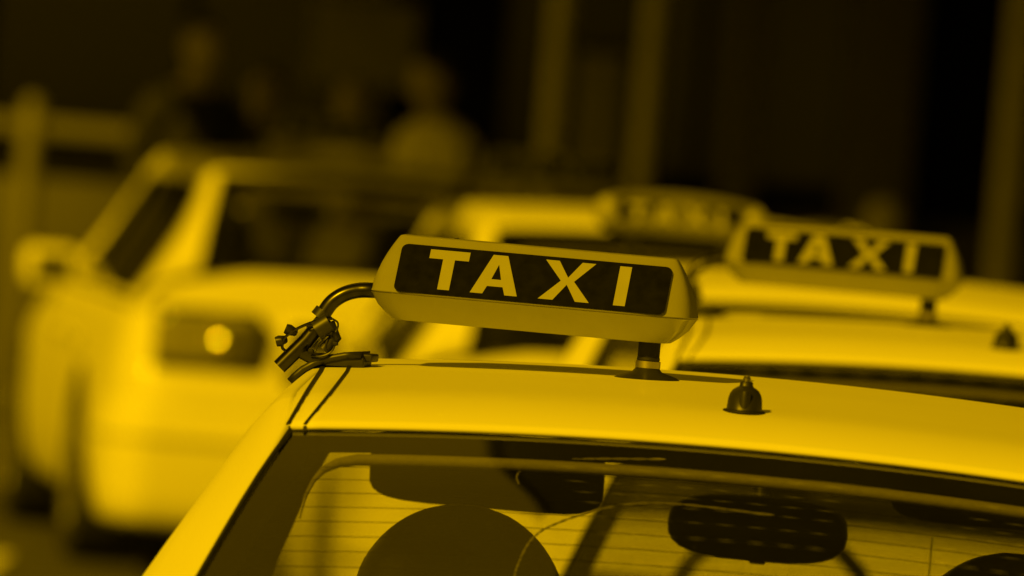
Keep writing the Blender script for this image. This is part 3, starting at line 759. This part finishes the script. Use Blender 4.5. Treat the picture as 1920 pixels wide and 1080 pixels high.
tow = empty("office_tower", (23.6, 84, 0)); tag(tow, "dark glass office tower rising above the station hall", "building")
boxes("tower_body", [((0, 6, 70), (56, 24, 140))], M['pwall'], tow, .2)
TW = None
for r_ in range(15):
    for c_ in range(16):
        if TW is None:
            TW = boxes("window", [((0, 0, 0), (.34, .12, 1.1))], M['pane'], tow, .02); o = TW
        else:
            o = TW.copy(); C.objects.link(o)
        o.location = (-26.6 + c_ * .95 + (3 if c_ > 7 else 0), -6.08, 55 + r_ * 5.2)
tw2 = empty("reflection_tower", (-24, 84, 0)); tag(tw2, "added pale concrete tower, out of view, reflected as a veil in the rear window", "building")  # added only to lay a pale reflection on the nearest rear window
boxes("tower_body", [((0, 6, 70), (38.6, 24, 140))], M['tower'], tw2, .2)
boxes("cornice", [((0, -6.2, 22), (38.4, .5, .8))], M['tower'], tw2, .05)

fen = empty("street_fence", (-3.4, 56, .13)); tag(fen, "pale railing fence with filled panels at the far left", "fence")
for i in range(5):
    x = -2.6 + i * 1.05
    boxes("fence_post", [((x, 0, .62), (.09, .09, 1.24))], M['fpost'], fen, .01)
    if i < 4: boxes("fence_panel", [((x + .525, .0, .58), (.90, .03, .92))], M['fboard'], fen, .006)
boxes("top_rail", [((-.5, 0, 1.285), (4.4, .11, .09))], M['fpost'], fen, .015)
sp_ = empty("street_sign_post", (-2.38, 55, .13)); tag(sp_, "slim pale sign post rising behind the wing mirror at far left", "post")
lathe("pole", [(.09, 0), (.09, .04), (.055, .06), (.055, 1.40), (.03, 1.44)], (0, 0, 0), M['fpost'], sp_, n=18)
bo_ = empty("bollard", (1.60, 50, .13)); tag(bo_, "pale round-topped bollard peeking above the second TAXI sign", "bollard")
lathe("shaft", [(.10, 0), (.10, .05), (.075, .07), (.075, 1.18), (.085, 1.19), (.085, 1.24)], (0, 0, 0), M['post'], bo_, n=20)
lathe("cap", [(.084, 1.2405), (.078, 1.29), (.055, 1.325), (.02, 1.34)], (0, 0, 0), M['white'], bo_, n=20)

# ------------------------------------------------------------------ people
def person(label, loc, rz, H, pose, shirt, trousers, hair, bulk=1.0):
    root = empty("person", loc, rz); tag(root, label, "person", "people waiting under the canopy")
    k = H / 1.80
    J = dict(pelvis=(0, 0, .96), waist=(0, .0, 1.08), chest=(0, .01, 1.30), neck0=(0, .015, 1.47), neck1=(0, -.01, 1.545), head=(0, -.02, 1.60))
    rad = dict(pelvis=(.165, .115), waist=(.150, .105), chest=(.175, .120), neck0=(.085, .07), neck1=(.058, .06), head=(.06, .065))
    E = [("pelvis", "waist"), ("waist", "chest"), ("chest", "neck0"), ("neck0", "neck1"), ("neck1", "head")]
    for s, n in ((-1, "l"), (1, "r")):
        J["sh" + n] = (s * .185, .012, 1.44); rad["sh" + n] = (.062, .062); E.append(("neck0", "sh" + n))
        el, wr = pose[n]
        J["el" + n] = (s * el[0], el[1], el[2]); rad["el" + n] = (.043, .043); E.append(("sh" + n, "el" + n))
        J["wr" + n] = (s * wr[0], wr[1], wr[2]); rad["wr" + n] = (.029, .026); E.append(("el" + n, "wr" + n))
        J["hip" + n] = (s * .095, 0, .90); rad["hip" + n] = (.092, .095); E.append(("pelvis", "hip" + n))
        st = pose.get("step", 0) * s
        J["kn" + n] = (s * .10, -.03 + st * .6, .50); rad["kn" + n] = (.062, .065); E.append(("hip" + n, "kn" + n))
        J["an" + n] = (s * .105, .02 + st, .09); rad["an" + n] = (.042, .045); E.append(("kn" + n, "an" + n))
        J["to" + n] = (s * .12, -.14 + st, .035); rad["to" + n] = (.045, .032); E.append(("an" + n, "to" + n))
    names = list(J); idx = {a: i for i, a in enumerate(names)}
    me = bpy.data.meshes.new("person_body"); me.from_pydata([tuple(c * k for c in J[a]) for a in names], [(idx[a], idx[b]) for a, b in E], [])
    o = bpy.data.objects.new("body", me); C.objects.link(o); o.parent = root
    sk = o.modifiers.new("skin", 'SKIN'); sk.use_smooth_shade = True
    for i, a in enumerate(names):
        me.skin_vertices[0].data[i].radius = tuple(r_ * k * (bulk if a in ('pelvis', 'waist', 'chest', 'neck0', 'shl', 'shr', 'ell', 'elr') else 1) for r_ in rad[a]); me.skin_vertices[0].data[i].use_root = (i == 0)
    sb = o.modifiers.new("sub", 'SUBSURF'); sb.levels = 2; sb.render_levels = 2
    dg = bpy.context.evaluated_depsgraph_get(); dg.update()
    nm = bpy.data.meshes.new_from_object(o.evaluated_get(dg)); o.modifiers.clear(); o.data = nm
    nm.materials.clear()
    for m in (M['skin'], shirt, trousers, M['rubber']): nm.materials.append(m)
    wl = Vector(J["wrl"]) * k; wr_ = Vector(J["wrr"]) * k
    for p in nm.polygons:
        c = p.center; hand = min((c - wl).length, (c - wr_).length) < .05
        arm = abs(c.x) > .2 * k and c.z > .7 * k
        p.material_index = 0 if (c.z > 1.505 * k and abs(c.x) < .1 or hand) else 1 if (c.z > .93 * k or arm) else 3 if c.z < .08 * k else 2
        p.use_smooth = True
    # head: shaped ball with brow, nose, chin
    bm = bmesh.new(); bmesh.ops.create_uvsphere(bm, u_segments=24, v_segments=18, radius=1)
    for v in bm.verts:
        x, y, z = v.co; yy = y
        jaw = max(0, -z); x *= 1 - .28 * jaw ** 1.5; 
        if y < 0: yy = y * (1 - .10 * jaw)
        d = math.exp(-((x / .16) ** 2)) * (1 if y < 0 else 0)
        yy -= d * (.20 * math.exp(-((z + .18) / .16) ** 2) + .05 * math.exp(-((z + .45) / .1) ** 2) + .06 * math.exp(-((z + .85) / .15) ** 2))
        if y < -.5: yy += .09 * (math.exp(-(((abs(x) - .36) / .16) ** 2) - ((z - .05) / .11) ** 2))
        v.co = (x * .076 * k, yy * .096 * k, z * .118 * k)
    hm = bpy.data.meshes.new("head"); bm.to_mesh(hm); bm.free(); hm.materials.append(M['skin']); hm.polygons.foreach_set("use_smooth", [True] * len(hm.polygons))
    ho = bpy.data.objects.new("head", hm); C.objects.link(ho); ho.parent = root; ho.location = (0, -.025 * k, 1.685 * k); ho.rotation_euler = (R(pose.get("nod", 0)), 0, R(pose.get("turn", 0)))
    for s in (-1, 1):
        lathe("ear", [(.004, -.006), (.024, -.002), (.026, .004), (.010, .008)], (s * .078 * k, .008, 0), M['skin'], ho, 'X', 12)
    bm = bmesh.new(); bmesh.ops.create_uvsphere(bm, u_segments=24, v_segments=16, radius=1)
    bmesh.ops.delete(bm, geom=[v for v in bm.verts if v.co.z < .22 + max(0, -v.co.y) * .45 - max(0, v.co.y) * .75], context='VERTS')
    for v in bm.verts: v.co = (v.co.x * .082 * k, v.co.y * .103 * k + .004, v.co.z * .125 * k)
    hm = bpy.data.meshes.new("hair"); bm.to_mesh(hm); bm.free(); hm.materials.append(hair); hm.polygons.foreach_set("use_smooth", [True] * len(hm.polygons))
    hr = bpy.data.objects.new("hair", hm); C.objects.link(hr); hr.parent = ho
    for s, n in ((-1, "l"), (1, "r")):
        el, wr = pose[n]; a = Vector((s * el[0], el[1], el[2])); b = Vector((s * wr[0], wr[1], wr[2])); d = (b - a).normalized()
        side = d.cross(Vector((0, 1, .3))).normalized(); nrm = d.cross(side).normalized(); parts = []
        parts.append(tube_vf([b * k, (b + d * .05) * k, (b + d * .095) * k], [.027, .037, .034], 10))
        for fi, (off, ln) in enumerate(((-.027, .07), (-.009, .08), (.009, .075), (.027, .06))):
            p0 = b + d * .09 + side * off; p1 = p0 + d * ln * .5 + nrm * .006; p2 = p1 + d * ln * .4 + nrm * .022
            parts.append(tube_vf([p0 * k, p1 * k, p2 * k], [.0095, .0088, .007], 7))
        p0 = b + d * .03 + side * -.028; parts.append(tube_vf([p0 * k, (p0 + d * .035 - side * .022) * k, (p0 + d * .07 - side * .028 + nrm * .01) * k], [.012, .0105, .008], 7))
        multi("hand", parts, M['skin'], root)
    return root
down = ((.235, .03, 1.16), (.245, -.06, .92))
bent = ((.245, .04, 1.17), (.15, -.20, 1.12))
up = ((.24, -.10, 1.22), (.13, -.26, 1.47))
person("person in white shirt standing behind the middle estate, facing left", (-.375, 46.6, .13), R(-72), 1.80, dict(l=bent, r=down, step=.06, nod=6), M['white'], M['trous'], M['hair'], 1.6)
person("tall person in dark jacket with one hand raised, behind the left estate", (-1.37, 46.9, .13), R(35), 1.86, dict(l=bent, r=up, step=.03), M['darkc'], M['trous'], M['hair'], 1.2)
person("grey-haired person in pale jacket standing left of the one in white", (-.72, 47.3, .13), R(-20), 1.66, dict(l=bent, r=down, turn=15), M['pale'], M['trous'], M['hair2'])
person("shorter dark-haired person in pale top standing beside the dark jacket", (-1.10, 47.6, .13), R(15), 1.68, dict(l=down, r=bent, turn=-20), M['pale'], M['trous'], M['hair'], 1.15)
